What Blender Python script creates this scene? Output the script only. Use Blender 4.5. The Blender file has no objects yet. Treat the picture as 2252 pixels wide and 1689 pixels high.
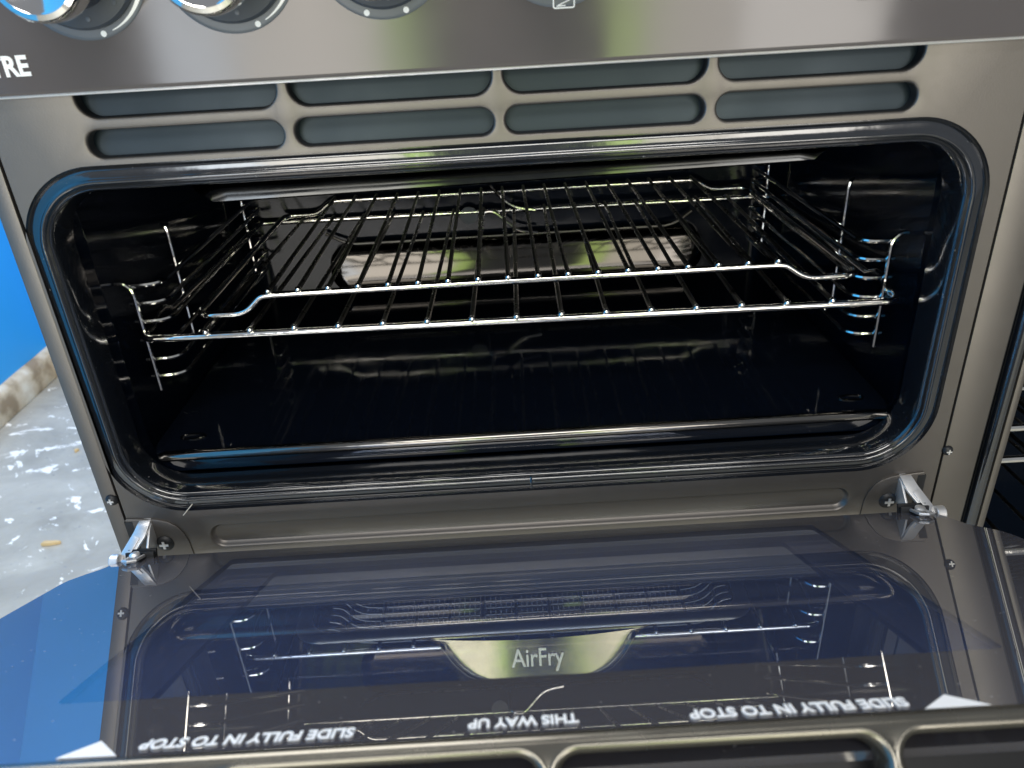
import bpy, bmesh, math, random
from mathutils import Vector, Matrix
random.seed(7)
R = math.radians
S = 0.72                      # layout units -> metres (applied to every mesh at the end)
scn = bpy.context.scene
col = scn.collection

# ------------------------------------------------------------------ camera
PITCH, ROLL, FPX = R(27.43), R(3.4), 1700.0
fwd = Vector((0, math.cos(PITCH), -math.sin(PITCH)))
right = Vector((1, 0, 0)); up = right.cross(fwd)
Rv = math.cos(ROLL) * right - math.sin(ROLL) * up
Uv = math.cos(ROLL) * up + math.sin(ROLL) * right
camd = bpy.data.cameras.new('camera'); cam = bpy.data.objects.new('camera', camd); col.objects.link(cam)
m = Matrix.Identity(4)
for i in range(3):
    m[i][0] = Rv[i]; m[i][1] = Uv[i]; m[i][2] = -fwd[i]
m.translation = Vector((0, -0.6, 0.5)) * S
cam.matrix_world = m
camd.sensor_width = 36; camd.lens = FPX / 2252 * 36
camd.clip_start = 0.01; camd.clip_end = 100
camd.dof.use_dof = True; camd.dof.focus_distance = 0.76 * S; camd.dof.aperture_fstop = 12.0
scn.camera = cam

# ------------------------------------------------------------------ light
w = bpy.data.worlds.new('World'); scn.world = w; w.use_nodes = True
bg = w.node_tree.nodes['Background']
bg.inputs[0].default_value = (0.80, 0.84, 0.90, 1); bg.inputs[1].default_value = 0.30

def area(name, x0, x1, z0, z1, y, colr, rad, aim=None):
    """daylight through the doorway behind the photographer: one upright rectangle facing the oven; aimed ones are added fill"""
    l = bpy.data.lights.new(name, 'AREA'); l.shape = 'RECTANGLE'
    l.size = (x1 - x0) * S; l.size_y = (z1 - z0) * S
    l.color = colr; l.energy = rad * math.pi * l.size * l.size_y
    o = bpy.data.objects.new(name, l); col.objects.link(o)
    o.location = Vector(((x0 + x1) / 2, y, (z0 + z1) / 2)) * S
    o.rotation_euler = (R(90), 0, 0) if aim is None else aim
    return o
# doorway daylight, seen side by side in the panel's gloss (pale wall, trees, paving beyond the doorway)
area('daylight_pale', -1.66, -1.30, -0.6, 1.6, -3.6, (0.86, 0.93, 1.0), 7.5)
area('daylight_warm', -1.29, -0.52, -0.6, 1.6, -3.6, (1.0, 0.94, 0.84), 6.5)
area('daylight_leaf', -0.51, -0.37, -0.6, 1.6, -3.6, (0.55, 0.80, 0.20), 6.0)
area('daylight_leaf', 0.58, 0.76, -0.6, 1.6, -3.6, (0.58, 0.78, 0.22), 6.0)
area('daylight_warm', 0.77, 1.22, -0.6, 1.6, -3.6, (1.0, 0.93, 0.80), 4.5)
area('daylight_bright', 1.23, 1.95, -0.6, 1.6, -3.6, (1.0, 0.95, 0.88), 7.0)
# fill lamps added overhead for brightness: one over the clear floor at the left, a dimmer one over the approach to the cookers
area('overhead_fill', -.75, .75, -1.0, 1.0, 0, (1.0, 0.98, 0.95), 7.6, (R(-14), R(26), 0)).location = Vector((-.75, .8, 1.8)) * S
area('overhead_fill', -1.1, 1.1, -.5, .5, 0, (1.0, 0.97, 0.92), 10.0, (0, 0, 0)).location = Vector((0, -2.4, 2.6)) * S

scn.view_settings.view_transform = 'Standard'; scn.view_settings.look = 'None'
scn.view_settings.exposure = 0.0; scn.view_settings.gamma = 1.0
scn.render.engine = 'CYCLES'
scn.cycles.max_bounces = 12; scn.cycles.glossy_bounces = 8; scn.cycles.transparent_max_bounces = 16
scn.cycles.use_denoising = True
scn.cycles.sample_clamp_indirect = 6.0

# ------------------------------------------------------------------ materials
def nodemat(name):
    mt = bpy.data.materials.new(name); mt.use_nodes = True
    nt = mt.node_tree; b = nt.nodes['Principled BSDF']
    return mt, nt, b
def N(nt, t, **kw):
    n = nt.nodes.new(t)
    for k, v in kw.items():
        setattr(n, k, v)
    return n
def mat(name, c, rough=0.4, metal=0.0, spec=0.5, bump=0.0, bscale=200, rvar=0.0, rscale=30, cvar=0.0, coat=0.0, stretch=(1, 1, 1), dust=0.0):
    mt, nt, b = nodemat(name); L = nt.links.new
    b.inputs['Base Color'].default_value = (*c, 1); b.inputs['Roughness'].default_value = rough
    b.inputs['Metallic'].default_value = metal; b.inputs['Specular IOR Level'].default_value = spec
    b.inputs['Coat Weight'].default_value = coat; b.inputs['Coat Roughness'].default_value = 0.05
    tc = N(nt, 'ShaderNodeTexCoord'); mp = N(nt, 'ShaderNodeMapping')
    mp.inputs['Scale'].default_value = stretch
    L(tc.outputs['Object'], mp.inputs['Vector'])
    if rvar or cvar:
        nz = N(nt, 'ShaderNodeTexNoise'); nz.inputs['Scale'].default_value = rscale; nz.inputs['Detail'].default_value = 6
        L(mp.outputs[0], nz.inputs['Vector'])
        if rvar:
            mr = N(nt, 'ShaderNodeMapRange'); mr.inputs[1].default_value = .3; mr.inputs[2].default_value = .7
            mr.inputs[3].default_value = max(0, rough - rvar); mr.inputs[4].default_value = rough + rvar
            L(nz.outputs[0], mr.inputs[0]); L(mr.outputs[0], b.inputs['Roughness'])
        if cvar:
            mx = N(nt, 'ShaderNodeMix', data_type='RGBA')
            mx.inputs[6].default_value = (*[v * (1 - cvar) for v in c], 1); mx.inputs[7].default_value = (*[min(1, v * (1 + cvar)) for v in c], 1)
            L(nz.outputs[0], mx.inputs[0]); L(mx.outputs[2], b.inputs['Base Color'])
    if dust:
        vz = N(nt, 'ShaderNodeTexNoise'); vz.inputs['Scale'].default_value = 420; vz.inputs['Detail'].default_value = 1
        L(tc.outputs['Object'], vz.inputs['Vector'])
        r2 = N(nt, 'ShaderNodeMapRange'); r2.inputs[1].default_value = .765; r2.inputs[2].default_value = .80; r2.inputs[4].default_value = dust
        L(vz.outputs[0], r2.inputs[0])
        mx = N(nt, 'ShaderNodeMix', data_type='RGBA'); mx.inputs[6].default_value = (*c, 1); mx.inputs[7].default_value = (.5, .5, .5, 1)
        src = b.inputs['Base Color'].links[0].from_socket if b.inputs['Base Color'].is_linked else None
        if src: L(src, mx.inputs[6])
        L(r2.outputs[0], mx.inputs[0]); L(mx.outputs[2], b.inputs['Base Color'])
    if bump:
        n2 = N(nt, 'ShaderNodeTexNoise'); n2.inputs['Scale'].default_value = bscale; n2.inputs['Detail'].default_value = 3
        L(mp.outputs[0], n2.inputs['Vector'])
        bp = N(nt, 'ShaderNodeBump'); bp.inputs['Strength'].default_value = bump; bp.inputs['Distance'].default_value = 0.001
        L(n2.outputs[0], bp.inputs['Height']); L(bp.outputs[0], b.inputs['Normal'])
    return mt

M = {}
M['panel'] = mat('dark_stainless_gloss', (.088, .078, .078), .12, .0, .60, rvar=.04, rscale=14, cvar=.08, bump=.04, bscale=9)
M['frame'] = mat('satin_dark_steel', (.148, .137, .127), .42, .8, rvar=.03, rscale=60, cvar=.04, bump=.05, bscale=900)
M['enamel'] = mat('black_enamel', (.0030, .0050, .0100), .06, 0, .55, bump=.10, bscale=26, rvar=.03, rscale=50, dust=.05)
M['liner'] = mat('black_enamel_liner', (.0028, .0050, .0105), .10, 0, .20, bump=.10, bscale=26, rvar=.03, rscale=50, dust=.05)
M['seal'] = mat('glossy_black_seal', (.008, .010, .014), .13, 0, 1.0, bump=.18, bscale=60, rvar=.05, rscale=60, coat=1.0, dust=.25)
M['dullseal'] = mat('dull_black_seal', (.012, .014, .018), .36, 0, .4, bump=.2, bscale=60)
M['chrome'] = mat('chrome_wire', (.86, .84, .80), .12, 1.0, rvar=.06, rscale=90, bump=.12, bscale=160)
M['shadewire'] = mat('shaded_rack_rod', (.13, .125, .12), .30, 1.0, rvar=.08, rscale=90)  # chrome wire darkened: the dim oven interior is put into its colour
M['steel'] = mat('brushed_hinge_steel', (.72, .72, .72), .40, .75, rvar=.1, rscale=60)
M['knobcap'] = mat('polished_knob_cap', (.86, .85, .84), .07, 1.0)
M['dark'] = mat('dark_plastic', (.05, .06, .075), .35, 0, .4, rvar=.05)
M['bezel'] = mat('grey_printed_bezel', (.085, .10, .12), .35, .0, .5)
M['black'] = mat('matt_black_metal', (.012, .013, .015), .45, 0, .4)
M['vent'] = mat('vent_backing_steel', (.017, .028, .038), .40, .5, rvar=.06, rscale=20)
M['trim'] = mat('satin_door_trim', (.19, .18, .155), .26, .9, rvar=.04, rscale=50)
M['letters'] = mat('bright_embossed_letters', (.92, .86, .70), .32, 1.0)
M['edge'] = mat('polished_enamel_edge', (.24, .23, .215), .13, 1.0, bump=.15, bscale=60)
M['white'] = mat('white_print', (.86, .87, .87), .5)
M['blue'] = mat('blue_wall_paint', (.035, .36, .82), .55, 0, .3, cvar=.05, rscale=5, bump=.05, bscale=60)
M['body'] = mat('cabinet_side_steel', (.10, .105, .115), .4, .6)
M['fan'] = mat('polished_fan_cover', (.075, .07, .065), .08, 1.0, bump=.07, bscale=8)
M['shield'] = mat('polished_heat_shield', (.060, .062, .064), .11, 1.0, bump=.35, bscale=14, rvar=.05, rscale=30)
M['traysteel'] = mat('stainless_tray', (.46, .39, .23), .18, 1.0, rvar=.06, rscale=40)
M['chip'] = mat('raw_wood_chip', (.62, .45, .23), .8, cvar=.25, rscale=60)
M['fibre'] = mat('pale_fibre', (.70, .62, .50), .6)

def floor_mat():
    mt, nt, b = nodemat('paint_flecked_concrete'); L = nt.links.new
    tc = N(nt, 'ShaderNodeTexCoord'); mp = N(nt, 'ShaderNodeMapping'); mp.inputs['Rotation'].default_value = (0, 0, R(24)); mp.inputs['Scale'].default_value = (1, 1.25, 1)
    L(tc.outputs['Object'], mp.inputs[0])
    def nz(scale, det, rough=.55, dist=0):
        n = N(nt, 'ShaderNodeTexNoise'); n.inputs['Scale'].default_value = scale; n.inputs['Detail'].default_value = det
        n.inputs['Roughness'].default_value = rough; n.inputs['Distortion'].default_value = dist
        L(mp.outputs[0], n.inputs['Vector']); return n
    def rng(n, a, c_):
        r = N(nt, 'ShaderNodeMapRange'); r.inputs[1].default_value = a; r.inputs[2].default_value = c_; L(n.outputs[0], r.inputs[0]); return r
    def mix(f, a, c_):
        x = N(nt, 'ShaderNodeMix', data_type='RGBA'); L(f.outputs[0], x.inputs[0])
        for s, v in ((6, a), (7, c_)):
            if isinstance(v, tuple): x.inputs[s].default_value = (*v, 1)
            else: L(v.outputs[2], x.inputs[s])
        return x
    base = mix(rng(nz(5, 8, .65, .4), .3, .7), (.27, .26, .225), (.49, .475, .42))
    base = mix(rng(nz(2.2, 5, .6, 1.2), .50, .62), base, (.33, .32, .285))
    base = mix(rng(nz(70, 3), .66, .74), base, (.26, .27, .27))
    base = mix(rng(nz(26, 6, .62, 1.2), .65, .665), base, (.90, .91, .89))
    base = mix(rng(nz(9, 7, .64, 1.2), .625, .64), base, (.92, .91, .87))
    L(base.outputs[2], b.inputs['Base Color']); b.inputs['Roughness'].default_value = .6
    bp = N(nt, 'ShaderNodeBump'); bp.inputs['Strength'].default_value = .3; bp.inputs['Distance'].default_value = .004
    L(nz(60, 6).outputs[0], bp.inputs['Height']); L(bp.outputs[0], b.inputs['Normal'])
    return mt
M['floor'] = floor_mat()

def board_mat():
    mt, nt, b = nodemat('worn_skirting'); L = nt.links.new
    tc = N(nt, 'ShaderNodeTexCoord'); n = N(nt, 'ShaderNodeTexNoise'); n.inputs['Scale'].default_value = 14; n.inputs['Detail'].default_value = 7
    L(tc.outputs['Object'], n.inputs['Vector'])
    cr = N(nt, 'ShaderNodeValToRGB'); cr.color_ramp.elements[0].position = .36; cr.color_ramp.elements[0].color = (.30, .23, .15, 1)
    cr.color_ramp.elements[1].position = .62; cr.color_ramp.elements[1].color = (.72, .68, .58, 1)
    e = cr.color_ramp.elements.new(.48); e.color = (.56, .47, .34, 1)
    L(n.outputs[0], cr.inputs[0]); L(cr.outputs[0], b.inputs['Base Color']); b.inputs['Roughness'].default_value = .7
    bp = N(nt, 'ShaderNodeBump'); bp.inputs['Strength'].default_value = .4; bp.inputs['Distance'].default_value = .004
    L(n.outputs[0], bp.inputs['Height']); L(bp.outputs[0], b.inputs['Normal'])
    return mt
M['board'] = board_mat()

def pane_mat(name, tint, haze, ior=5.0):
    """thin clear pane: tinted see-through plus mirror reflection and a trace of bluish surface haze"""
    mt = bpy.data.materials.new(name); mt.use_nodes = True; nt = mt.node_tree; L = nt.links.new
    for n in list(nt.nodes):
        if n.type != 'OUTPUT_MATERIAL': nt.nodes.remove(n)
    out = nt.nodes['Material Output']
    tr = N(nt, 'ShaderNodeBsdfTransparent'); tr.inputs[0].default_value = (*tint, 1)
    df = N(nt, 'ShaderNodeBsdfDiffuse'); df.inputs[0].default_value = (.20, .25, .46, 1)
    gl = N(nt, 'ShaderNodeBsdfGlossy'); gl.inputs['Roughness'].default_value = .015
    m1 = N(nt, 'ShaderNodeMixShader')
    tc = N(nt, 'ShaderNodeTexCoord'); nz = N(nt, 'ShaderNodeTexNoise'); nz.inputs['Scale'].default_value = 12; nz.inputs['Detail'].default_value = 5
    L(tc.outputs['Object'], nz.inputs['Vector'])
    mr = N(nt, 'ShaderNodeMapRange'); mr.inputs[1].default_value = .3; mr.inputs[2].default_value = .7; mr.inputs[3].default_value = haze * .8; mr.inputs[4].default_value = haze * 1.2
    L(nz.outputs[0], mr.inputs[0]); L(mr.outputs[0], m1.inputs[0])
    L(tr.outputs[0], m1.inputs[1]); L(df.outputs[0], m1.inputs[2])
    fr = N(nt, 'ShaderNodeFresnel'); fr.inputs[0].default_value = ior
    ge = N(nt, 'ShaderNodeNewGeometry'); sb = N(nt, 'ShaderNodeMath', operation='SUBTRACT'); sb.inputs[0].default_value = 1.0; L(ge.outputs['Backfacing'], sb.inputs[1])
    fm = N(nt, 'ShaderNodeMath', operation='MULTIPLY'); L(fr.outputs[0], fm.inputs[0]); L(sb.outputs[0], fm.inputs[1])
    m2 = N(nt, 'ShaderNodeMixShader'); L(fm.outputs[0], m2.inputs[0]); L(m1.outputs[0], m2.inputs[1]); L(gl.outputs[0], m2.inputs[2])
    L(m2.outputs[0], out.inputs[0])
    return mt
M['pane'] = pane_mat('tinted_door_glass', (.84, .88, .96), .13)
M['pane2'] = pane_mat('outer_door_glass', (.92, .94, .98), .0, 1.35)
M['frit'] = mat('black_printed_glass', (.085, .083, .096), .5, 0, .0, cvar=.10, rscale=9, dust=.5)
def mirror_coat(mt, ior):
    nt = mt.node_tree; L = nt.links.new; b = nt.nodes['Principled BSDF']; out = nt.nodes['Material Output']
    gl = N(nt, 'ShaderNodeBsdfGlossy'); gl.inputs['Roughness'].default_value = .012
    fr = N(nt, 'ShaderNodeFresnel'); fr.inputs[0].default_value = ior
    ge = N(nt, 'ShaderNodeNewGeometry'); sb = N(nt, 'ShaderNodeMath', operation='SUBTRACT'); sb.inputs[0].default_value = 1.0; L(ge.outputs['Backfacing'], sb.inputs[1])
    fm = N(nt, 'ShaderNodeMath', operation='MULTIPLY'); L(fr.outputs[0], fm.inputs[0]); L(sb.outputs[0], fm.inputs[1])
    mx = N(nt, 'ShaderNodeMixShader'); L(fm.outputs[0], mx.inputs[0]); L(b.outputs[0], mx.inputs[1]); L(gl.outputs[0], mx.inputs[2]); L(mx.outputs[0], out.inputs[0])
mirror_coat(M['frit'], 5.5)

# ------------------------------------------------------------------ mesh helpers
def tag(o, label=None, cat=None, group=None, kind=None):
    if label: o['label'] = label
    if cat: o['category'] = cat
    if group: o['group'] = group
    if kind: o['kind'] = kind
    return o
def empty(name, label=None, cat=None, group=None):
    o = bpy.data.objects.new(name, None); col.objects.link(o); o.empty_display_size = .05
    return tag(o, label, cat, group)
def link(name, me, material, parent=None):
    me.materials.clear(); me.materials.append(M[material] if isinstance(material, str) else material)
    o = bpy.data.objects.new(name, me); col.objects.link(o); o.parent = parent
    return o
class MB:
    def __init__(s): s.v = []; s.f = []
    def add(s, vs, fs):
        k = len(s.v); s.v += [tuple(v) for v in vs]; s.f += [tuple(i + k for i in f) for f in fs]; return s
    def box(s, x0, x1, y0, y1, z0, z1, M4=None):
        vs = [Vector((x, y, z)) for x in (x0, x1) for y in (y0, y1) for z in (z0, z1)]
        if M4: vs = [M4 @ v for v in vs]
        return s.add(vs, [(0, 1, 3, 2), (4, 6, 7, 5), (0, 4, 5, 1), (2, 3, 7, 6), (0, 2, 6, 4), (1, 5, 7, 3)])
    def tube(s, pts, r, n=8, closed=False, caps=True, flat=1.0):
        P = [Vector(p) for p in pts]; k = len(P)
        T = []
        for i in range(k):
            a = P[(i - 1) % k] if closed or i else P[0]; b = P[(i + 1) % k] if closed or i < k - 1 else P[-1]
            T.append((b - a).normalized())
        ref = Vector((0, 0, 1)) if abs(T[0].z) < .9 else Vector((0, 1, 0))
        u = (ref - T[0] * ref.dot(T[0])).normalized(); base = len(s.v)
        for i in range(k):
            u = (u - T[i] * u.dot(T[i])).normalized(); wv = T[i].cross(u)
            rr = r[i] if isinstance(r, (list, tuple)) else r
            for j in range(n):
                a = 2 * math.pi * j / n
                s.v.append(tuple(P[i] + u * (rr * flat * math.cos(a)) + wv * (rr * math.sin(a))))
        for i in range(k if closed else k - 1):
            i2 = (i + 1) % k
            for j in range(n):
                s.f.append((base + i * n + j, base + i * n + (j + 1) % n, base + i2 * n + (j + 1) % n, base + i2 * n + j))
        if caps and not closed:
            s.f.append(tuple(base + j for j in range(n))[::-1]); s.f.append(tuple(base + (k - 1) * n + j for j in range(n)))
        return s
    def loft(s, loops, closed=True, cap0=False, cap1=False):
        n = len(loops[0]); base = len(s.v)
        for lp in loops: s.v += [tuple(p) for p in lp]
        for i in range(len(loops) - 1):
            for j in range(n if closed else n - 1):
                j2 = (j + 1) % n
                s.f.append((base + i * n + j, base + i * n + j2, base + (i + 1) * n + j2, base + (i + 1) * n + j))
        if cap0: s.f.append(tuple(base + j for j in range(n))[::-1])
        if cap1: s.f.append(tuple(base + (len(loops) - 1) * n + j for j in range(n)))
        return s
    def lathe(s, prof, c, axis='y', n=40, cap=True):
        """profile (radius, along axis) turned about an axis through c"""
        loops = []
        for r, t in prof:
            lp = []
            for j in range(n):
                a = 2 * math.pi * j / n; p, q = r * math.cos(a), r * math.sin(a)
                lp.append((c[0] + p, c[1] + t, c[2] + q) if axis == 'y' else (c[0] + t, c[1] + p, c[2] + q) if axis == 'x' else (c[0] + p, c[1] + q, c[2] + t))
            loops.append(lp)
        return s.loft(loops, cap0=cap, cap1=cap)
    def build(s, name, material, parent=None, smooth=True, ang=35, bevel=0, M4=None, recalc=True):
        me = bpy.data.meshes.new(name)
        me.from_pydata([M4 @ Vector(v) for v in s.v] if M4 else s.v, [], s.f); me.validate()
        bm = bmesh.new(); bm.from_mesh(me)
        bmesh.ops.remove_doubles(bm, verts=bm.verts, dist=1e-6)
        if recalc: bmesh.ops.recalc_face_normals(bm, faces=bm.faces)
        if bevel:
            es = [e for e in bm.edges if len(e.link_faces) == 2 and e.calc_face_angle() > R(40)]
            bmesh.ops.bevel(bm, geom=es, offset=bevel, segments=2, affect='EDGES', profile=.6)
        bm.to_mesh(me); bm.free()
        if smooth:
            me.polygons.foreach_set('use_smooth', [True] * len(me.polygons)); me.set_sharp_from_angle(angle=R(ang))
        return link(name, me, material, parent)
def rr(x0, x1, z0, z1, r, y=0.0, n=10, inset=0.0):
    """rounded rectangle loop in the plane y"""
    x0 += inset; x1 -= inset; z0 += inset; z1 -= inset; r = max(r - inset, .0005)
    r = min(r, (x1 - x0) / 2 - 1e-5, (z1 - z0) / 2 - 1e-5)
    out = []
    for cx, cz, a0 in ((x1 - r, z1 - r, 0), (x0 + r, z1 - r, 90), (x0 + r, z0 + r, 180), (x1 - r, z0 + r, 270)):
        for k in range(n + 1):
            a = R(a0 + 90 * k / n); out.append((cx + r * math.cos(a), y, cz + r * math.sin(a)))
    return out
def sheet(mb, outer, holes):
    """flat sheet with holes, filled as triangles"""
    bm = bmesh.new()
    for lp in [outer] + holes:
        vs = [bm.verts.new(p) for p in lp]
        for i in range(len(vs)): bm.edges.new((vs[i], vs[(i + 1) % len(vs)]))
    bmesh.ops.triangle_fill(bm, use_beauty=True, use_dissolve=False, edges=bm.edges[:])
    bm.verts.index_update()
    mb.add([v.co[:] for v in bm.verts], [[v.index for v in f.verts] for f in bm.faces]); bm.free()
def arc(p0, p1, p2, n=6):
    """smooth corner p0 -> p1 -> p2 (quadratic)"""
    a, b, c = map(Vector, (p0, p1, p2))
    return [tuple(a * (1 - t) ** 2 + b * 2 * t * (1 - t) + c * t * t) for t in [i / n for i in range(n + 1)]]
def fillet(pts, r, n=6):
    """round the corners of an open polyline"""
    P = [Vector(p) for p in pts]; out = [tuple(P[0])]
    for i in range(1, len(P) - 1):
        d0 = P[i - 1] - P[i]; d1 = P[i + 1] - P[i]; q = min(r, d0.length * .49, d1.length * .49)
        out += arc(P[i] + d0.normalized() * q, P[i], P[i] + d1.normalized() * q, n)
    out.append(tuple(P[-1])); return out
def fillet_closed(pts, r, n=6):
    P = [Vector(p) for p in pts]; k = len(P); out = []
    for i in range(k):
        d0 = P[i - 1] - P[i]; d1 = P[(i + 1) % k] - P[i]; q = min(r, d0.length * .49, d1.length * .49)
        out += arc(P[i] + d0.normalized() * q, P[i], P[i] + d1.normalized() * q, n)
    return out
def text(name, s, size, origin, xd, yd, material, parent, width=None, extrude=.0004, offset=.0, align='LEFT', shear=0.0):
    cu = bpy.data.curves.new(name, 'FONT'); cu.body = s; cu.size = size; cu.extrude = extrude; cu.offset = offset; cu.align_x = align; cu.shear = shear
    cu.resolution_u = 6
    o = bpy.data.objects.new(name, cu); col.objects.link(o)
    bpy.context.view_layer.update()
    me = bpy.data.meshes.new_from_object(o.evaluated_get(bpy.context.evaluated_depsgraph_get()))
    bpy.data.objects.remove(o)
    xs = [v.co.x for v in me.vertices]; x0, x1 = min(xs), max(xs)
    k = width / (x1 - x0) if width else 1.0
    xd = Vector(xd).normalized(); yd = Vector(yd).normalized(); nd = xd.cross(yd); og = Vector(origin)
    for v in me.vertices:
        c = v.co.copy(); v.co = og + xd * ((c.x - (x0 if align == 'LEFT' else 0)) * k) + yd * c.y + nd * c.z
    return link(name, me, material, parent)
def screw(parent, x, y, z, r=.0065, mt='black'):
    mb = MB(); mb.lathe([(.0003, -.0036), (r * .55, -.0034), (r * .85, -.0022), (r, -.0006), (r, .001)], (x, y, z), 'y', 20)
    o = mb.build('screw', mt, parent)
    s2 = MB(); d = r * .5
    s2.box(x - d, x + d, y - .0041, y - .003, z - d * .28, z + d * .28); s2.box(x - d * .28, x + d * .28, y - .0042, y - .003, z - d, z + d)
    s2.build('recess', 'steel', o, smooth=False)
    return o
CX = .006                                              # centre line of the cooker
def mir(x, side): return x if side < 0 else 2 * CX - x

# ------------------------------------------------------------------ the place: floor, walls
FZ = -.72
fl = MB().box(-4, 5, -6, 3, FZ - .05, FZ).build('floor', 'floor', smooth=False); tag(fl, kind='structure')
wl = MB().box(-1.78, -1.725, -2.3, 2.14, FZ, 2.4).build('wall_left', 'blue', smooth=False); tag(wl, kind='structure')
wb = MB().box(-1.725, 3.2, 2.085, 2.14, FZ, 2.4).build('wall_back', 'blue', smooth=False); tag(wb, kind='structure')
def skirting(path_is_x, label):
    prof = [(0, 0), (.028, 0), (.030, .004), (.029, .080), (.024, .094), (.012, .104), (0, .106)]
    mb = MB(); loops = []; k = 40
    for i in range(k + 1):
        t = i / k; j = lambda: random.uniform(-.0012, .0012)
        if path_is_x: loops.append([(-1.694 + t * 3.0, 2.0845 - a + j(), FZ + .001 + b + j()) for a, b in prof])
        else: loops.append([(-1.7245 + a + j(), -2.3 + t * 4.384, FZ + .001 + b + j()) for a, b in prof])
    mb.loft(loops, closed=True, cap0=True, cap1=True)
    return tag(mb.build('skirting_board', 'board', ang=50), label, 'skirting board')
skirting(False, 'scuffed pale skirting board running along the left blue wall towards the corner')
skirting(True, 'short glimpse of brown skirting board beyond the corner, under the far blue wall')
# bits on the floor
def chip(p, a, l, wd, label):
    mb = MB(); pts = [(-l, -wd * .8), (-l * .2, -wd), (l * .9, -wd * .5), (l, wd * .1), (l * .5, wd * .6), (-l * .8, wd)]
    c, s_ = math.cos(a), math.sin(a)
    lo = [(p[0] + x * c - y * s_, p[1] + x * s_ + y * c, FZ + .0015) for x, y in pts]
    mb.loft([lo, [(x, y, z + .008) for x, y, z in lo]], cap0=True, cap1=True)
    tag(mb.build('wood_chip', 'chip', smooth=False), label, 'wood chip')
chip((-1.206, 1.008), .05, .024, .0065, 'small sliver of raw wood lying on the paint flecked floor')
chip((-1.36, 1.47), .9, .007, .005, 'tiny brown crumb of wood on the floor nearer the blue wall')

# ------------------------------------------------------------------ the cooker
ck = empty('double_oven_cooker', 'dark grey double oven cooker with its upper drop-down glass door hanging open', 'cooker')
BL, BR = -.3875, .4315
# shell behind the fronts
mb = MB()
mb.box(BL, BL + .006, .003, .66, -.70, .62); mb.box(BR - .006, BR, .003, .66, -.70, .62)
mb.box(BL + .007, BR - .007, .64, .66, -.70, .62); mb.box(BL + .007, BR - .007, .02, .639, .60, .62); mb.box(BL + .007, BR - .007, .02, .639, -.70, -.68)
mb.build('cabinet_shell', 'body', ck, smooth=False)
for x0, x1 in ((BL, -.3735), (.3985, BR)):
    MB().box(x0, x1, -.0005, .012, -.70, .447).build('side_stile', 'frame', ck, bevel=.0012)
for x0, x1 in ((-.3765, -.3690), (.3945, .4010)):
    MB().box(x0, x1, .0135, .016, -.69, .446).build('seam_backing', 'black', ck, smooth=False)

# openings
OPEN = (-.3745, .3845, .0745, .394, .066)            # upper oven, outer edge of the seal groove
OPL = (-.3745, .3845, -.46, -.035, .066)             # lower oven
SEALP = [(0, 0), (.0005, .0032), (.0014, .0046), (.0026, .0040), (.0034, .0026), (.0060, .0020), (.0108, .0018), (.0122, .0008), (.0138, -.0006), (.0152, -.0004), (.0164, .0014), (.0170, .0034),
         (.0178, .0040), (.0186, .0034), (.0194, .0016), (.0204, .0010), (.0214, .0018), (.0224, .0046), (.0234, .0090), (.0244, .0150), (.0250, .0220), (.0250, .0300)]
SEALP = [(d * .86, y * .9 if y < .03 else y) for d, y in SEALP]
# vent slots
XS = [(-.3045, -.1587), (-.1500, -.0020), (.0067, .1553), (.1640, .3136)]
ROWS = [(.4275, .4565), (.3990, .4190)]
slots = []
for (z0, z1) in ROWS:
    for (a, b) in XS: slots.append((a, b, z0, z1))
# fix the slant of the rows: none, the photo's slant is camera roll
REC = (-.297, .316, .0310, .0550)                     # long pressed recess under the upper oven
mb = MB()
outer = [(-.3715, 0, -.002), (.3965, 0, -.002), (.3965, 0, .446), (-.3715, 0, .446)]
top_cut = .4600
holes = [rr(*OPEN[:4], OPEN[4], 0, 16)]
LIP = .0021
holes.append([(x, y, min(z, .4455)) for x, y, z in rr(*REC, .012, 0, 8, -LIP)])
# the upper row runs up behind the control panel, so the sheet is cut below it there
for (a, b, z0, z1) in slots[4:]: holes.append(rr(a, b, z0, z1, .0099, 0, 8, -LIP))
outer = [(-.3715, 0, -.002), (.3965, 0, -.002), (.3965, 0, .470), (-.3715, 0, .470)]
for (a, b, z0, z1) in slots[:4]: holes.append(rr(a, b, z0, z1, .0140, 0, 8, -LIP))
sheet(mb, outer, holes)
for (a, b, z0, z1) in slots:
    r = .0099 if z1 < .43 else .0140
    mb.loft([rr(a, b, z0, z1, r, y, 8, i) for i, y in ((-LIP, 0), (-LIP * .6, .0002), (-LIP * .28, .0007), (-LIP * .08, .0014), (0, .0024))])
mb.loft([rr(*REC, .012, y, 8, i) for i, y in ((-LIP, 0), (-LIP * .5, .0005), (0, .0022), (.0016, .0050), (.0030, .0058))], cap1=True)
mb.loft([[(x, 0, z) for x, _, z in outer], [(x, .012, z) for x, _, z in outer]])
mb.build('front_panel', 'frame', ck, ang=50)
for (a, b, z0, z1) in slots:
    r = .0099 if z1 < .43 else .0140
    MB().loft([rr(a, b, z0, z1, r, y, 8, i) for i, y in ((0, .0024), (.0002, .0105))]).build('slot_shade', 'black', ck)  # slot walls coloured black to give the lip's shadow band
MB().loft([[(-.36, y, z), (.36, y, z)] for y, z in ((.0105, .392), (.0105, .400), (.0135, .412), (.0150, .421), (.0105, .4225), (.0105, .428), (.0135, .440), (.0150, .452), (.0150, .470))], closed=False).build('vent_backing', 'vent', ck, ang=60)
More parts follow.
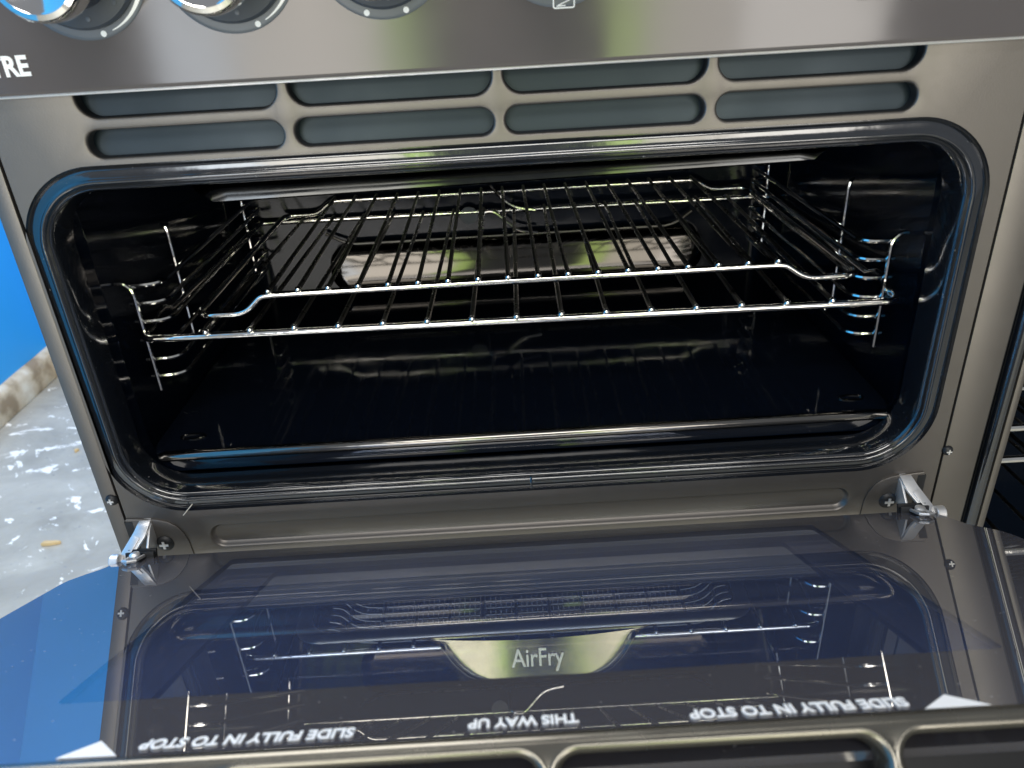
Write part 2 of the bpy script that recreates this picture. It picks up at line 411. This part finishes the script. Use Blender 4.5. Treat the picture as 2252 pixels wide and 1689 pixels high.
# lower front panel with the lower oven's opening
mb = MB(); o2 = [(-.3715, 0, -.69), (.3965, 0, -.69), (.3965, 0, -.004), (-.3715, 0, -.004)]
sheet(mb, o2, [rr(*OPL[:4], OPL[4], 0, 16)]); mb.loft([o2, [(x, .012, z) for x, _, z in o2]])
mb.build('lower_front_panel', 'frame', ck, ang=50)
MB().box(-.4050, -.3880, .0010, .60, -.70, -.13).build('side_blocker', 'body', ck, bevel=.001)  # added strip that hides the bright floor behind the door window
# hinge corner plates
for s in (-1, 1):
    pl = [(mir(-.3705, s), .0035), (mir(-.3170, s), .0035), (mir(-.3190, s), .040)] + [(mir(x, s), z) for x, z in ((-.3215, .0500), (-.3270, .0590), (-.3330, .0640), (-.3430, .0675), (-.3705, .0700))]
    mb = MB(); mb.loft([[(x, .0005, z) for x, z in pl], [(x, -.0016, z) for x, z in pl], [(x + (CX - x) * -.004, -.0020, z - .0006) for x, z in pl]], cap1=True)
    p = mb.build('hinge_plate', 'frame', ck, ang=25)
    screw(ck, mir(-.3415, s), -.0020, .0400, .0085)
    MB().box(min(mir(-.3735, s), mir(-.3660, s)), max(mir(-.3735, s), mir(-.3660, s)), -.0024, .002, .034, .067).build('hinge_slot', 'black', ck, smooth=False)
screw(ck, -.3782, -.0005, .0925, .0058, 'black')
screw(ck, .4010, -.0005, .0925, .0050, 'black')

# seals
def seal(O, name, mt='seal'):
    mb = MB(); mb.loft([rr(*O[:4], O[4], y, 16, d) for d, y in SEALP])
    return mb.build(name, mt, ck, ang=60)
seal(OPEN, 'oven_seal'); seal(OPL, 'oven_seal', 'dullseal')
# joint of the upper seal, bottom centre
MB().tube([(.0125, -.0025, .0795), (.0125, -.0035, .0865), (.0127, -.0010, .0905)], .0011, 6).build('seal_joint', 'seal', ck)

# cavities (black enamel liners)
def cavity(O, zlo, zhi, ybk, name):
    i = .0215; L0 = rr(*O[:4], O[4], .0300, 16, i)
    def wall(y, e, r): return rr(-.357 + e, .371 - e, zlo + e, zhi - e, r, y, 16)
    mb = MB(); mb.loft([L0, rr(*O[:4], O[4], .0360, 16, i - .004), wall(.046, .004, .045), wall(.056, 0, .040), wall(ybk - .03, 0, .036), wall(ybk - .008, .005, .03), wall(ybk, .020, .02)], cap1=True)
    return mb.build(name, 'liner', ck, ang=60)
YB = .465
cavity(OPEN, .086, .405, YB, 'oven_liner'); cavity(OPL, -.455, -.030, YB, 'oven_liner')
# upper oven: floor plate with rolled front edge
mb = MB()
fo = [(-.330, .0340), (.348, .0340), (.360, .040), (.3665, .052), (.3665, .452), (-.3525, .452), (-.3525, .052), (-.346, .040)]
mb.loft([[(x, y, .098) for x, y in fo], [(x, y, .1150) for x, y in fo], [(x + (CX - x) * .006, y + .002, .1175) for x, y in fo]], cap1=True)
fp = mb.build('floor_plate', 'enamel', ck, ang=40)
mb = MB(); n = 14
mb.tube([(-.3405, .0345, .1140), (-.3395, .0335, .1150), (-.334, .0330, .1155), (.351, .0330, .1155), (.3565, .0335, .1150), (.3575, .0345, .1140)], [.001, .0036, .0052, .0052, .0036, .001], 14)
mb.build('rolled_edge', 'edge', fp)
for x in (-.318, .334):
    lp = [(x + .012 * math.cos(a), .064 + .005 * math.sin(a)) for a in [2 * math.pi * k / 20 for k in range(20)]]
    MB().tube([(px, py, .1178) for px, py in lp], .0012, 6, closed=True).build('locating_slot', 'edge', fp)
# ridge pressed into the front lip of the cavity
MB().tube([(-.205, .0275, .0890), (-.195, .0265, .0905), (.285, .0265, .0905), (.300, .0275, .0890)], [.0008, .0045, .0045, .0008], 12).build('pressed_ridge', 'edge', ck)
# heat shield hanging under the cavity roof
mb = MB(); prof = [(.0700, .4000), (.0600, .3860), (.0520, .3740), (.0465, .3640), (.0435, .3560), (.0425, .3520), (.0445, .3505), (.0490, .3510)]
loops = []
kk = 44
for q, (y, z) in enumerate(prof):
    lp = []
    for i in range(kk + 1):
        t = i / kk; x = -.262 + t * (.284 + .262); e = min(t, 1 - t) * .546
        cut = .030 * (1 - min(1, e / .032)) ** 2; sag = .0060 * t
        lp.append((x, y, max(z, .3505 + cut) + (sag if q > 2 else 0)))
    loops.append(lp)
mb.loft(loops, closed=False)
mb.build('heat_shield', 'shield', ck, ang=60)
# fan cover at the back of the upper oven: leaning polished plate
mb = MB(); Mx = Matrix.Translation((0, .432, .126)) @ Matrix.Rotation(R(-13), 4, 'X')
mb.loft([rr(-.243, .276, 0, .064, .026, y, 10, i) for i, y in ((0, .008), (0, .001), (.003, -.003), (.010, -.0055), (.016, -.006))], cap1=True)
fc = mb.build('fan_cover', 'fan', ck, ang=40, M4=Mx)
mb = MB().lathe([(.012, -.0005), (.012, .003), (.006, .0045)], (-.045, .446, .22), 'y', 20); mb.build('fan_boss', 'dark', ck)
# thermostat probe and clip on the back wall
MB().tube(fillet([(-.015, .455, .268), (-.015, .440, .262), (.012, .432, .232), (.045, .432, .226)], .02, 6), .0022, 8).build('thermostat_probe', 'chrome', ck)
MB().tube(fillet([(-.030, .452, .196), (-.030, .440, .224), (-.012, .438, .228), (.020, .438, .198), (.048, .438, .194)], .012, 6), .0022, 8).build('thermostat_clip', 'chrome', ck)
MB().tube(fillet([(-.245, .452, .205), (-.215, .445, .190), (.235, .445, .190), (.262, .452, .207)], .02, 6), .0024, 8).build('rear_rail', 'shadewire', ck)

# ------------------------------------------------------------------ control panel, knobs
prof = [(.004, .4470), (-.004, .4462), (-.0095, .4464), (-.0114, .4474), (-.01195, .4490), (-.0120, .4500), (-.0120, .4520), (-.0120, .62), (.10, .62), (.10, .447)]
mb = MB(); mb.loft([[(-.3900, y, z) for y, z in prof], [(.4330, y, z) for y, z in prof]], cap0=True, cap1=True)
cp = mb.build('control_panel', 'panel', ck, ang=30)
MB().tube([(-.3890, -.0088, .4460), (.4320, -.0088, .4460)], .0011, 8).build('lip_highlight', 'steel', cp)  # bright bead added along the bottom edge for its highlight line
MB().box(.2530, .4300, -.0136, -.0125, .4766, .60).build('display_window', 'frit', cp, bevel=.0008)
text('lettering', 'TRE', .0182, (-.3502, -.0124, .4602), (1, 0, 0), (0, 0, 1), 'white', cp, width=.0282, offset=.0006)
PY = -.0120
def knob(cx, cz, marks, k):
    kb = MB().lathe([(.0466, -.0002), (.0466, -.0006), (.0460, -.0009), (.0440, -.0010), (.0001, -.0010)], (cx, PY, cz), 'y', 64).build('bezel', 'bezel', cp)
    kn = MB().lathe([(.0402, -.0011), (.0402, -.0040), (.0385, -.0062), (.0330, -.0075), (.0275, -.0090), (.0262, -.0150), (.0262, -.0400), (.0001, -.0400)], (cx, PY, cz), 'y', 64).build('knob', 'dark', ck)
    MB().lathe([(.0262, -.0401), (.0290, -.0410), (.0292, -.0500), (.0288, -.0560), (.0272, -.0585), (.0240, -.0592), (.0225, -.0585), (.0001, -.0572)], (cx, PY, cz - .005), 'y', 64).build('cap', 'knobcap', kn)
    for a in (-32, 6, 44):
        t = R(a - 90); MB().lathe([(.0016, -.0074), (.0016, -.0079), (.0001, -.0080)], (cx + .0335 * math.cos(t), PY, cz + .0335 * math.sin(t)), 'y', 12).build('index_dot', 'bezel', kn)
    for mk in marks:
        if mk[0] == 'dot':
            t = R(mk[1] - 90); MB().lathe([(.0020, -.0010), (.0020, -.0013), (.0001, -.0013)], (cx + .0436 * math.cos(t), PY, cz + .0436 * math.sin(t)), 'y', 14).build('printed_dot', 'white', cp)
        if mk[0] == 'arc':
            m2 = MB(); lo, hi = [], []
            for i in range(25):
                t = R(mk[1] + (mk[2] - mk[1]) * i / 24 - 90); h = .0003 + .0011 * min(1, i / 10)
                lo.append((cx + (.0436 - h) * math.cos(t), PY - .0013, cz + (.0436 - h) * math.sin(t))); hi.append((cx + (.0436 + h) * math.cos(t), PY - .0013, cz + (.0436 + h) * math.sin(t)))
            m2.loft([lo, hi], closed=False); m2.build('printed_arc', 'white', cp)
        if mk[0] == 'icon':
            m2 = MB(); y = PY - .0013; x0, x1, z0, z1 = cx - .0042, cx + .0100, .4826, .4890
            m2.tube([p for p in rr(x0, x1, z0, z1, .0012, y, 4)], .00055, 6, closed=True, flat=.4)
            m2.tube([(x0 + .003, y, z0 + .0016), (x1 - .003, y, z1 - .0016)], .00045, 6); m2.tube([(x0 + .002, y, z0 + .0012), (x1 - .006, y, z0 + .0014)], .00045, 6)
            m2.build('printed_icon', 'white', cp)
knob(-.2727, .5262, [('dot', 11), ('arc', 20, 120)], 0)
knob(-.1729, .5250, [('dot', 19), ('arc', 27, 120)], 1)
knob(-.0711, .5283, [('dot', -17), ('dot', 19)], 2)
# function knob: plain disc with a symbol
kb4 = [('icon',)]
knob(.0478, .5295, kb4, 3)

# ------------------------------------------------------------------ hinges
AL = R(23.5); Z0 = .033
DV = Vector((0, -math.cos(AL), math.sin(AL))); DN = Vector((0, math.sin(AL), math.cos(AL))); DO = Vector((0, 0, Z0))
def D(x, v, wv): return DO + Vector((x, 0, 0)) + DV * v + DN * wv
DM = Matrix(((1, 0, 0, 0), (0, DV.y, DN.y, 0), (0, DV.z, DN.z, Z0), (0, 0, 0, 1)))
def strip(mb, pts, hw, th, updir):
    """flat bar along a path"""
    P = [Vector(p) for p in pts]; loops = []
    for i, p in enumerate(P):
        t = (P[min(i + 1, len(P) - 1)] - P[max(i - 1, 0)]).normalized(); u = Vector(updir); sd = t.cross(u).normalized(); u = sd.cross(t)
        h = hw[i] if isinstance(hw, (list, tuple)) else hw
        loops.append([p + sd * h + u * th, p - sd * h + u * th, p - sd * h - u * th, p + sd * h - u * th])
    mb.loft(loops, cap0=True, cap1=True)
for s in (-1, 1):
    hg = empty('hinge'); hg.parent = ck
    X = lambda x: mir(x, s)
    mb = MB(); strip(mb, [(X(-.3535), .001, .0675), (X(-.3545), -.0075, .0640), (X(-.3570), -.0125, .0590), (X(-.3660), -.0250, .0475), (X(-.3690), -.0300, .0435)], [.0052, .0058, .0062, .0058, .0050], .0014, (0, -.5, .8))
    mb.build('arm', 'steel', hg, bevel=.0006)
    mb = MB(); strip(mb, [(X(-.3585), -.0150, .0588), (X(-.3665), -.0262, .0485)], .0036, .0010, (0, -.5, .8)); mb.build('arm_channel', 'steel', hg, bevel=.0004)
    mb = MB(); pl = [(.002, .0660), (-.0070, .0630), (-.0135, .0570), (-.0270, .0445), (-.0230, .0400), (-.0080, .0385), (.002, .0440)]
    mb.loft([[(X(-.3480), y, z) for y, z in pl], [(X(-.3500), y, z) for y, z in pl]], cap0=True, cap1=True); mb.build('side_plate', 'steel', hg, bevel=.0004)
    mb = MB().lathe([(.0030, -.0045), (.0064, -.0042), (.0070, -.0034), (.0070, .0034), (.0064, .0042), (.0030, .0045)], (X(-.3735), -.0335, .0462), 'x', 28); mb.build('knuckle', 'steel', hg, ang=30)
    mb = MB(); a, b = sorted((X(-.3650), X(-.3390)))
    mb.box(a, b, .0270, .0300, -.004, .0075); mb.box(a, b, .0330, .0355, -.004, .0060); mb.box(a, b, .0302, .0328, -.004, .0030)
    mb.build('glass_bracket', 'black', hg, bevel=.0005, M4=DM)
    mb = MB(); c0 = X(-.3525); mb.tube([D(c0 - .0048, .036, .003), D(c0 - .0055, .054, .0035), D(c0, .057, .0036), D(c0 + .0055, .054, .0035), D(c0 + .0048, .036, .003)], .0016, 8)
    mb.lathe([(.0046, .0), (.0046, .005), (.0030, .0062), (.0001, .0064)], D(c0, .0415, .002), 'z', 18); mb.build('clip', 'steel', hg)

# ------------------------------------------------------------------ the open door
dr = empty('door'); dr.parent = ck; tag(dr, 'open upper oven door of dark glass, tilted towards the viewer')
W0, W1, WV0, WV1 = -.2600, .2610, .055, .3250         # clear window in the printed glass
def pane(outline, win, w0, w1, name, clear, frit, ring=.0):
    mb = MB(); hol = [(x, v, 0) for x, _, v in rr(win[0], win[1], win[2], win[3], .004, 0, 3)]
    out3 = [(x, v, 0) for x, v in outline]
    for wv in (w0, w1): 
        t = MB(); sheet(t, [(x, y, wv) for x, y, _ in out3], [[(x, y, wv) for x, y, _ in hol]]); mb.add(t.v, t.f)
    mb.loft([[(x, y, w0) for x, y, _ in out3], [(x, y, w1) for x, y, _ in out3]])
    o = mb.build(name, frit, dr, ang=30, M4=DM)
    mb = MB(); e = .0002
    k = len(hol); mb.add([(x, y, w0) for x, y, _ in hol], [tuple(range(k))]); mb.add([(x, y, w1) for x, y, _ in hol], [tuple(range(k))[::-1]])
    wo = mb.build('window_pane', clear, dr, ang=30, M4=DM, recalc=False)
    return o
inner = [(-.3440, .0290), (-.3560, .0310), (-.3680, .0420), (-.3740, .0640), (-.3800, .0760), (-.3862, .0920), (-.3870, .1000), (-.3870, .3865), (.3990, .3865), (.3990, .1200), (.3975, .1080), (.3850, .0830), (.3800, .0420), (.3700, .0330), (.3560, .0290)]
pane(inner, (W0, W1, WV0, WV1), -.0045, 0, 'inner_glass', 'pane', 'frit')
outer_o = [(-.3890, .0250), (-.3890, .3865), (.4010, .3865), (.4010, .0250)]
pane(outer_o, (-.2270, .2390, .0420, .3000), -.0220, -.0175, 'outer_glass', 'pane2', 'frit')
for x0, x1 in ((-.3800, -.3740), (.3850, .3910)):
    MB().box(x0, x1, .10, .386, -.0174, -.0046).build('spacer', 'black', dr, smooth=False, M4=DM)
# top trim of the door with vent slots
mb = MB(); TX0, TX1 = -.3900, .4020; y0 = .3890
# face of the trim: tilted plane spanned by X and the direction DT
def T(x, t, d=0.0):                                     # t runs down the end face, d into it
    ang = R(62); return D(x, y0 + .0042 + math.cos(ang) * t - math.sin(ang) * d, -.0005 - math.sin(ang) * t - math.cos(ang) * d)
ts = [(a + .004, b + .004, .0056, .0270) for a, b in XS]
g = .0050
t2 = MB(); sheet(t2, [(TX0, 0, 0), (TX1, 0, 0), (TX1, 0, .0400), (TX0, 0, .0400)], [rr(a, b, z0, z1, .0104, 0, 8, -g) for a, b, z0, z1 in ts])
for a, b, z0, z1 in ts:
    t2.loft([rr(a, b, z0, z1, .0104, y, 8, i) for i, y in ((-g, 0), (-g * .85, -.0005), (-g * .6, -.0005), (-g * .3, .0007), (-g * .08, .0026), (0, .0050), (.0004, .0120))])
v3 = [T(x, z, y) for x, y, z in t2.v]
mb.add(v3, t2.f)
prof = [D(0, y0 - .0030, -.0080), D(0, y0 - .0030, .0006), D(0, y0 - .0012, .0016), D(0, y0 + .0012, .0016), D(0, y0 + .0032, .0008), T(0, 0)]
mb.loft([[Vector((TX0, p.y, p.z)) for p in prof], [Vector((TX1, p.y, p.z)) for p in prof]], closed=False)
prof = [T(0, .0400), T(0, .0425, .0010), T(0, .0435, .0040), T(0, .0435, .02)]
mb.loft([[Vector((TX0, p.y, p.z)) for p in prof], [Vector((TX1, p.y, p.z)) for p in prof]], closed=False)
mb.build('top_trim', 'trim', dr, ang=50)
mb = MB(); q = [T(TX0 + .002, .003, .030), T(TX1 - .002, .003, .030), T(TX1 - .002, .042, .030), T(TX0 + .002, .042, .030)]
mb.add(q, [(0, 1, 2, 3)]); q2 = [p + DN * -.0 + Vector((0, .003, 0)) for p in q]; mb.add(q2, [(0, 1, 2, 3)])
mb.build('trim_backing', 'black', dr, smooth=False)
# printed words on the inner glass (they read from the oven side)
def print_on_glass(s, xr, xl, v, size):
    text('lettering', s, size, D(xr, v, .0006), (-1, 0, 0), DV, 'white', dr, width=xr - xl, extrude=.0002, offset=.00035)
print_on_glass('SLIDE FULLY IN TO STOP', -.0860, -.1890, .3715, .0118)
print_on_glass('THIS WAY UP', .0225, -.0310, .3705, .0118)
print_on_glass('SLIDE FULLY IN TO STOP', .1800, .0755, .3735, .0118)
for tri in (((-.2255, .3835), (-.2113, .3695), (-.1968, .3840)), ((.1850, .3850), (.2005, .3730), (.2160, .3850))):
    mb = MB(); mb.loft([[D(x, v, .0003) for x, v in tri], [D(x, v, .0007) for x, v in tri]], cap0=True, cap1=True); mb.build('printed_triangle', 'white', dr, smooth=False)

# ------------------------------------------------------------------ side racks (shelf ladders)
def side_rack(s, ztop, levels, zbot, label):
    t = empty('side_rack', label, 'side rack', 'wire side racks of the two ovens')
    X = lambda x: mir(x, s); xp, xi = X(-.3425), X(-.3170); r = .0021
    for k, y in enumerate((.078, .425)):
        wall_ = X(-.3565)
        MB().tube(fillet([(wall_, y, ztop + .003), (X(-.3495), y, ztop + .003), (xp, y, ztop - .004), (xp, y, zbot)], .008, 6), r, 8).build('post', 'chrome', t)
    MB().tube(fillet([(X(-.350), .190, ztop + .028), (X(-.344), .182, ztop + .028), (xp, .182, ztop + .022), (xp, .182, zbot + .006)], .006, 5), r, 8).build('post', 'chrome', t)
    for z in levels:
        MB().tube(fillet([(X(-.3490), .0805, z), (xp, .0805, z), (X(-.3260), .0815, z), (xi, .0900, z), (xi, .415, z), (X(-.3300), .4225, z), (xp, .4225, z)], .010, 6), .0023, 8).build('runner', 'chrome', t)
    return t
LV = [.2715, .2540, .2360, .2170, .1970, .1790]
side_rack(-1, .2720, LV, .1650, 'chrome wire side rack on the left wall of the upper oven')
side_rack(1, .2760, LV, .1660, 'chrome wire side rack on the right wall of the upper oven')
LL = [-.142, -.186, -.230, -.274, -.318]
side_rack(-1, -.120, LL, -.345, 'wire side rack on the left wall of the lower oven, dim behind the door glass')
side_rack(1, -.120, LL, -.345, 'wire side rack on the right wall of the lower oven, dim behind the door glass')

# ------------------------------------------------------------------ shelves
BEAD = None
def bead(parent, p):
    """bright rounded cut end of a rod, welded on the front bar"""
    global BEAD
    if BEAD is None:
        BEAD = MB().lathe([(.0004, -.0030), (.0020, -.0024), (.0031, -.0010), (.0033, .0006), (.0026, .0022), (.0010, .0030)], (0, 0, 0), 'y', 12).build('rod_end', 'chrome', parent)
        o = BEAD
    else:
        o = BEAD.copy(); col.objects.link(o); o.parent = parent
    o.location = p * S
def shelf(label, zc, yf, rot, x0, x1, rods_x, yb=.447, grp='wire oven shelves', name='oven_shelf'):
    t = empty(name, label, 'oven shelf', grp); r = .0035
    Mx = Matrix.Translation((CX, yf, zc)) @ Matrix.Rotation(rot, 4, 'Z')
    a, b = x0 - CX, x1 - CX; d = yb - yf
    pts = [(a, .030, .0010), (a, 0, 0), (b, 0, 0), (b, .030, .0010), (b, .040, .0085), (b, .060, .0085), (b, .072, .0010), (b, d, .0010), (a, d, .0010), (a, .072, .0010), (a, .060, .0085), (a, .040, .0085)]
    MB().tube(fillet_closed(pts, .014, 6), r, 12, closed=True).build('frame', 'chrome', t, M4=Mx)
    for x in rods_x:
        x -= CX
        e = random.uniform(-.0006, .0006)
        rd = MB().tube([(x, -.0018 + e, .0044), (x, .0015, .0046), (x, d + .002, .0046)], [.0026, .0024, .0021], 8).build('rod', 'shadewire', t, M4=Mx)
        bead(rd, Mx @ Vector((x, -.0016 + e, .0046)))
    return t
sh = shelf('chrome wire oven shelf, the lower and wider of the two racks in the upper oven', .2232, .0600, R(-1.3), -.3430, .3590, [-.2800 + i * .04114 for i in range(15)])
# grill trivet standing on the shelf
tv = empty('grill_trivet', 'chrome grill trivet with raised bars and looped feet, standing on the oven shelf', 'grill trivet')
zf, zr, yt, ybk = .2335, .2500, .0930, .4500
pts = [(-.2960, yt + .035, zf), (-.2960, yt, zf), (-.2500, yt - .001, zf), (-.2330, yt, zr - .001), (-.2250, yt, zr), (.2580, yt, zr), (.2660, yt, zr - .001), (.2850, yt - .001, zf + .002), (.3370, yt, zf + .002), (.3370, yt + .035, zf + .002),
       (.3370, ybk, zf + .002), (.2850, ybk, zf + .002), (.2640, ybk, zr), (-.2310, ybk, zr), (-.2500, ybk, zf), (-.2960, ybk, zf)]
MB().tube(fillet_closed(pts, .016, 7), .0034, 12, closed=True).build('frame', 'chrome', tv)
for i in range(18):
    x = -.2239 + i * .02828
    rd = MB().tube([(x, yt - .0018, zr + .0044), (x, yt + .0015, zr + .0046), (x, ybk + .002, zr + .0046)], [.0025, .0023, .0020], 8).build('rod', 'shadewire', tv)
    bead(rd, Vector((x, yt - .0016, zr + .0046)))

# lower oven: shelf and air-fry tray, seen through the door glass
shelf('wire shelf in the lower oven carrying the air fry tray', -.1960, .0740, 0, -.3360, .3480, [-.30 + i * .0412 for i in range(16)])
at = empty('air_fry_tray', 'stainless air fry tray with wire mesh and lettered front tab in the lower oven', 'air fry tray')
ZT = -.1660; TL, TR_, TF, TB = -.2700, .2640, .0640, .4000
mb = MB(); prof = [(0, -.004), (-.003, 0), (0, .003), (.010, .004), (.013, .001), (.012, -.004)]
lps = []
for o_, z in prof: lps.append(rr(TL + o_, TR_ - o_, TF + o_, TB - o_, .03, 0, 8))
lps = [[(x, v, ZT + z) for (x, _, v) in lp] for lp, (o_, z) in zip(lps, prof)]
mb.loft(lps + [lps[0]]); mb.build('rim', 'letters', at, ang=50)
mb = MB()
ny, nx = 26, 66; xa, xb, ya, yb_ = -.2150, .2260, .0860, .3800
for i in range(ny):
    y = ya + (yb_ - ya) * i / (ny - 1)
    mb.tube(fillet([(xa - .020, y, ZT - .002), (xa - .008, y, ZT - .004), (xa + .006, y, ZT - .024), (xa + .030, y, ZT - .028), (xb - .030, y, ZT - .028), (xb - .006, y, ZT - .024), (xb + .008, y, ZT - .004), (xb + .020, y, ZT - .002)], .012, 3), .0015, 6, caps=False)
for i in range(nx):
    x = xa + .010 + (xb - xa - .020) * i / (nx - 1)
    mb.tube([(x, ya - .012, ZT - .003), (x, ya - .004, ZT - .022), (x, ya + .006, ZT - .0262), (x, yb_, ZT - .0262)], .0006, 4, caps=False)
tag(mb.build('mesh', 'chrome', at), kind='stuff')
# front tab
outl = []
def half(sgn, xe):
    c = .0125; 
    return [(c + sgn * (xe - c + .016), .0655), (c + sgn * (xe - c + .004), .0640), (c + sgn * (xe - c - .006), .0590), (c + sgn * (xe - c - .012), .0500), (c + sgn * (xe - c - .018), .0400), (c + sgn * (xe - c - .026), .0300), (c + sgn * (xe - c - .038), .0190), (c + sgn * (xe - c - .060), .0090), (c + sgn * (xe - c - .10), .0050)]
rt = half(1, .1340); lf = half(-1, .1340)
oo = rt + lf[::-1]
c0 = Vector((.0125, .045))
def TP(x, y, h=0.0):                                    # flat tab drawing -> sloping front plate, h proud of it
    t = (.0655 - y) / .0480
    return (x, .0540 - .0215 * t - h * .86 + .55 * (x - .0125) ** 2, -.1690 - .0370 * t + h * .5)
ins = lambda k: [((x - c0.x) * k + c0.x, (y - c0.y) * k + c0.y) for x, y in oo]
mb = MB(); nn = len(rt)
mb.loft([[TP(x, y, -.0015) for x, y in oo], [TP(x, y, .0030) for x, y in oo], [TP(x, y, .0036) for x, y in ins(.985)], [TP(x, y, .0010) for x, y in ins(.95)], [TP(x, y, 0) for x, y in ins(.90)]])
io = ins(.90); A, B = io[:nn], io[nn:][::-1]
mb.loft([[TP(B[i][0] + (A[i][0] - B[i][0]) * k / 24, B[i][1] + (A[i][1] - B[i][1]) * k / 24) for k in range(25)] for i in range(nn)], closed=False)
mb.build('front_tab', 'traysteel', at, ang=50)
yd = Vector(TP(0, 1)) - Vector(TP(0, 0))
text('lettering', 'AirFry', .0290, TP(-.0190, .0300, .0024), (1, 0, 0), yd, 'letters', at, width=.0600, extrude=.0012, offset=.0002)

# ------------------------------------------------------------------ neighbour cooker on the right
nb = empty('neighbouring_cooker', 'edge of a second dark cooker standing close on the right, its oven open', 'cooker')
NX = .4328
MB().box(NX, NX + .0045, .006, .62, -.70, .445).build('gap_shade', 'black', nb, bevel=.002)  # black strip added for the shade in the gap between the cookers
mb = MB(); prof = [(NX + .0047, .016), (NX + .0047, .002), (NX + .0070, -.0025), (NX + .0120, -.0030), (NX + .0155, .0000), (NX + .0160, .010)]
mb.loft([[(x, y, -.70) for x, y in prof], [(x, y, .445) for x, y in prof]], closed=False); mb.build('oven_seal', 'seal', nb, ang=60)
MB().box(NX + .0162, NX + .0232, -.0010, .02, -.70, .445).build('side_stile', 'frame', nb, bevel=.002)
mb = MB(); mb.box(NX + .0235, 1.10, .02, .50, -.68, .445); nbm = mb.build('oven_liner', 'enamel', nb, smooth=False)
# open the liner's front
bm = bmesh.new(); bm.from_mesh(nbm.data)
bmesh.ops.delete(bm, geom=[f for f in bm.faces if f.calc_center_median().y < .03], context='FACES'); bm.to_mesh(nbm.data); bm.free()
MB().box(NX + .002, 1.12, -.012, .10, .447, .60).build('control_panel', 'panel', nb, bevel=.002)
def nshelf(z, y, label, ex=0):
    t = empty('oven_shelf', label, 'oven shelf', 'shelves of the neighbouring cooker')
    fr = [(NX + .0265 + ex, y + .02, z), (NX + .0290 + ex, y, z), (1.02, y, z), (1.02, y + .34, z), (NX + .0290 + ex, y + .34, z)]
    MB().tube(fillet_closed(fr, .006, 4), .0040, 10, closed=True).build('frame', 'chrome', t)
    for i in range(8):
        MB().tube([(.525 + i * .04, y - .002, z + .0060), (.525 + i * .04, y + .34, z + .0060)], .0021, 8).build('rod', 'shadewire', t)
nshelf(.0800, .050, 'bright front bar of the topmost shelf in the neighbouring cooker at the right edge')
nshelf(.0410, .052, 'dull shelf just under the topmost one in the neighbouring cooker', 0)
nshelf(-.0710, .050, 'shelf end in the neighbouring cooker just beyond the open door corner', 0)

# a loose fibre caught on the upper seal
tag(MB().tube(arc((-.3165, -.0020, .0712), (-.3115, -.0034, .0765), (-.3050, -.0022, .0835), 6), .0005, 6).build('loose_fibre', 'fibre'), 'pale loose fibre caught on the lower left of the upper oven seal', 'fibre')

# ------------------------------------------------------------------ to metres
for me in {o.data for o in bpy.data.objects if o.type == 'MESH'}:
    me.transform(Matrix.Scale(S, 4)); me.update()
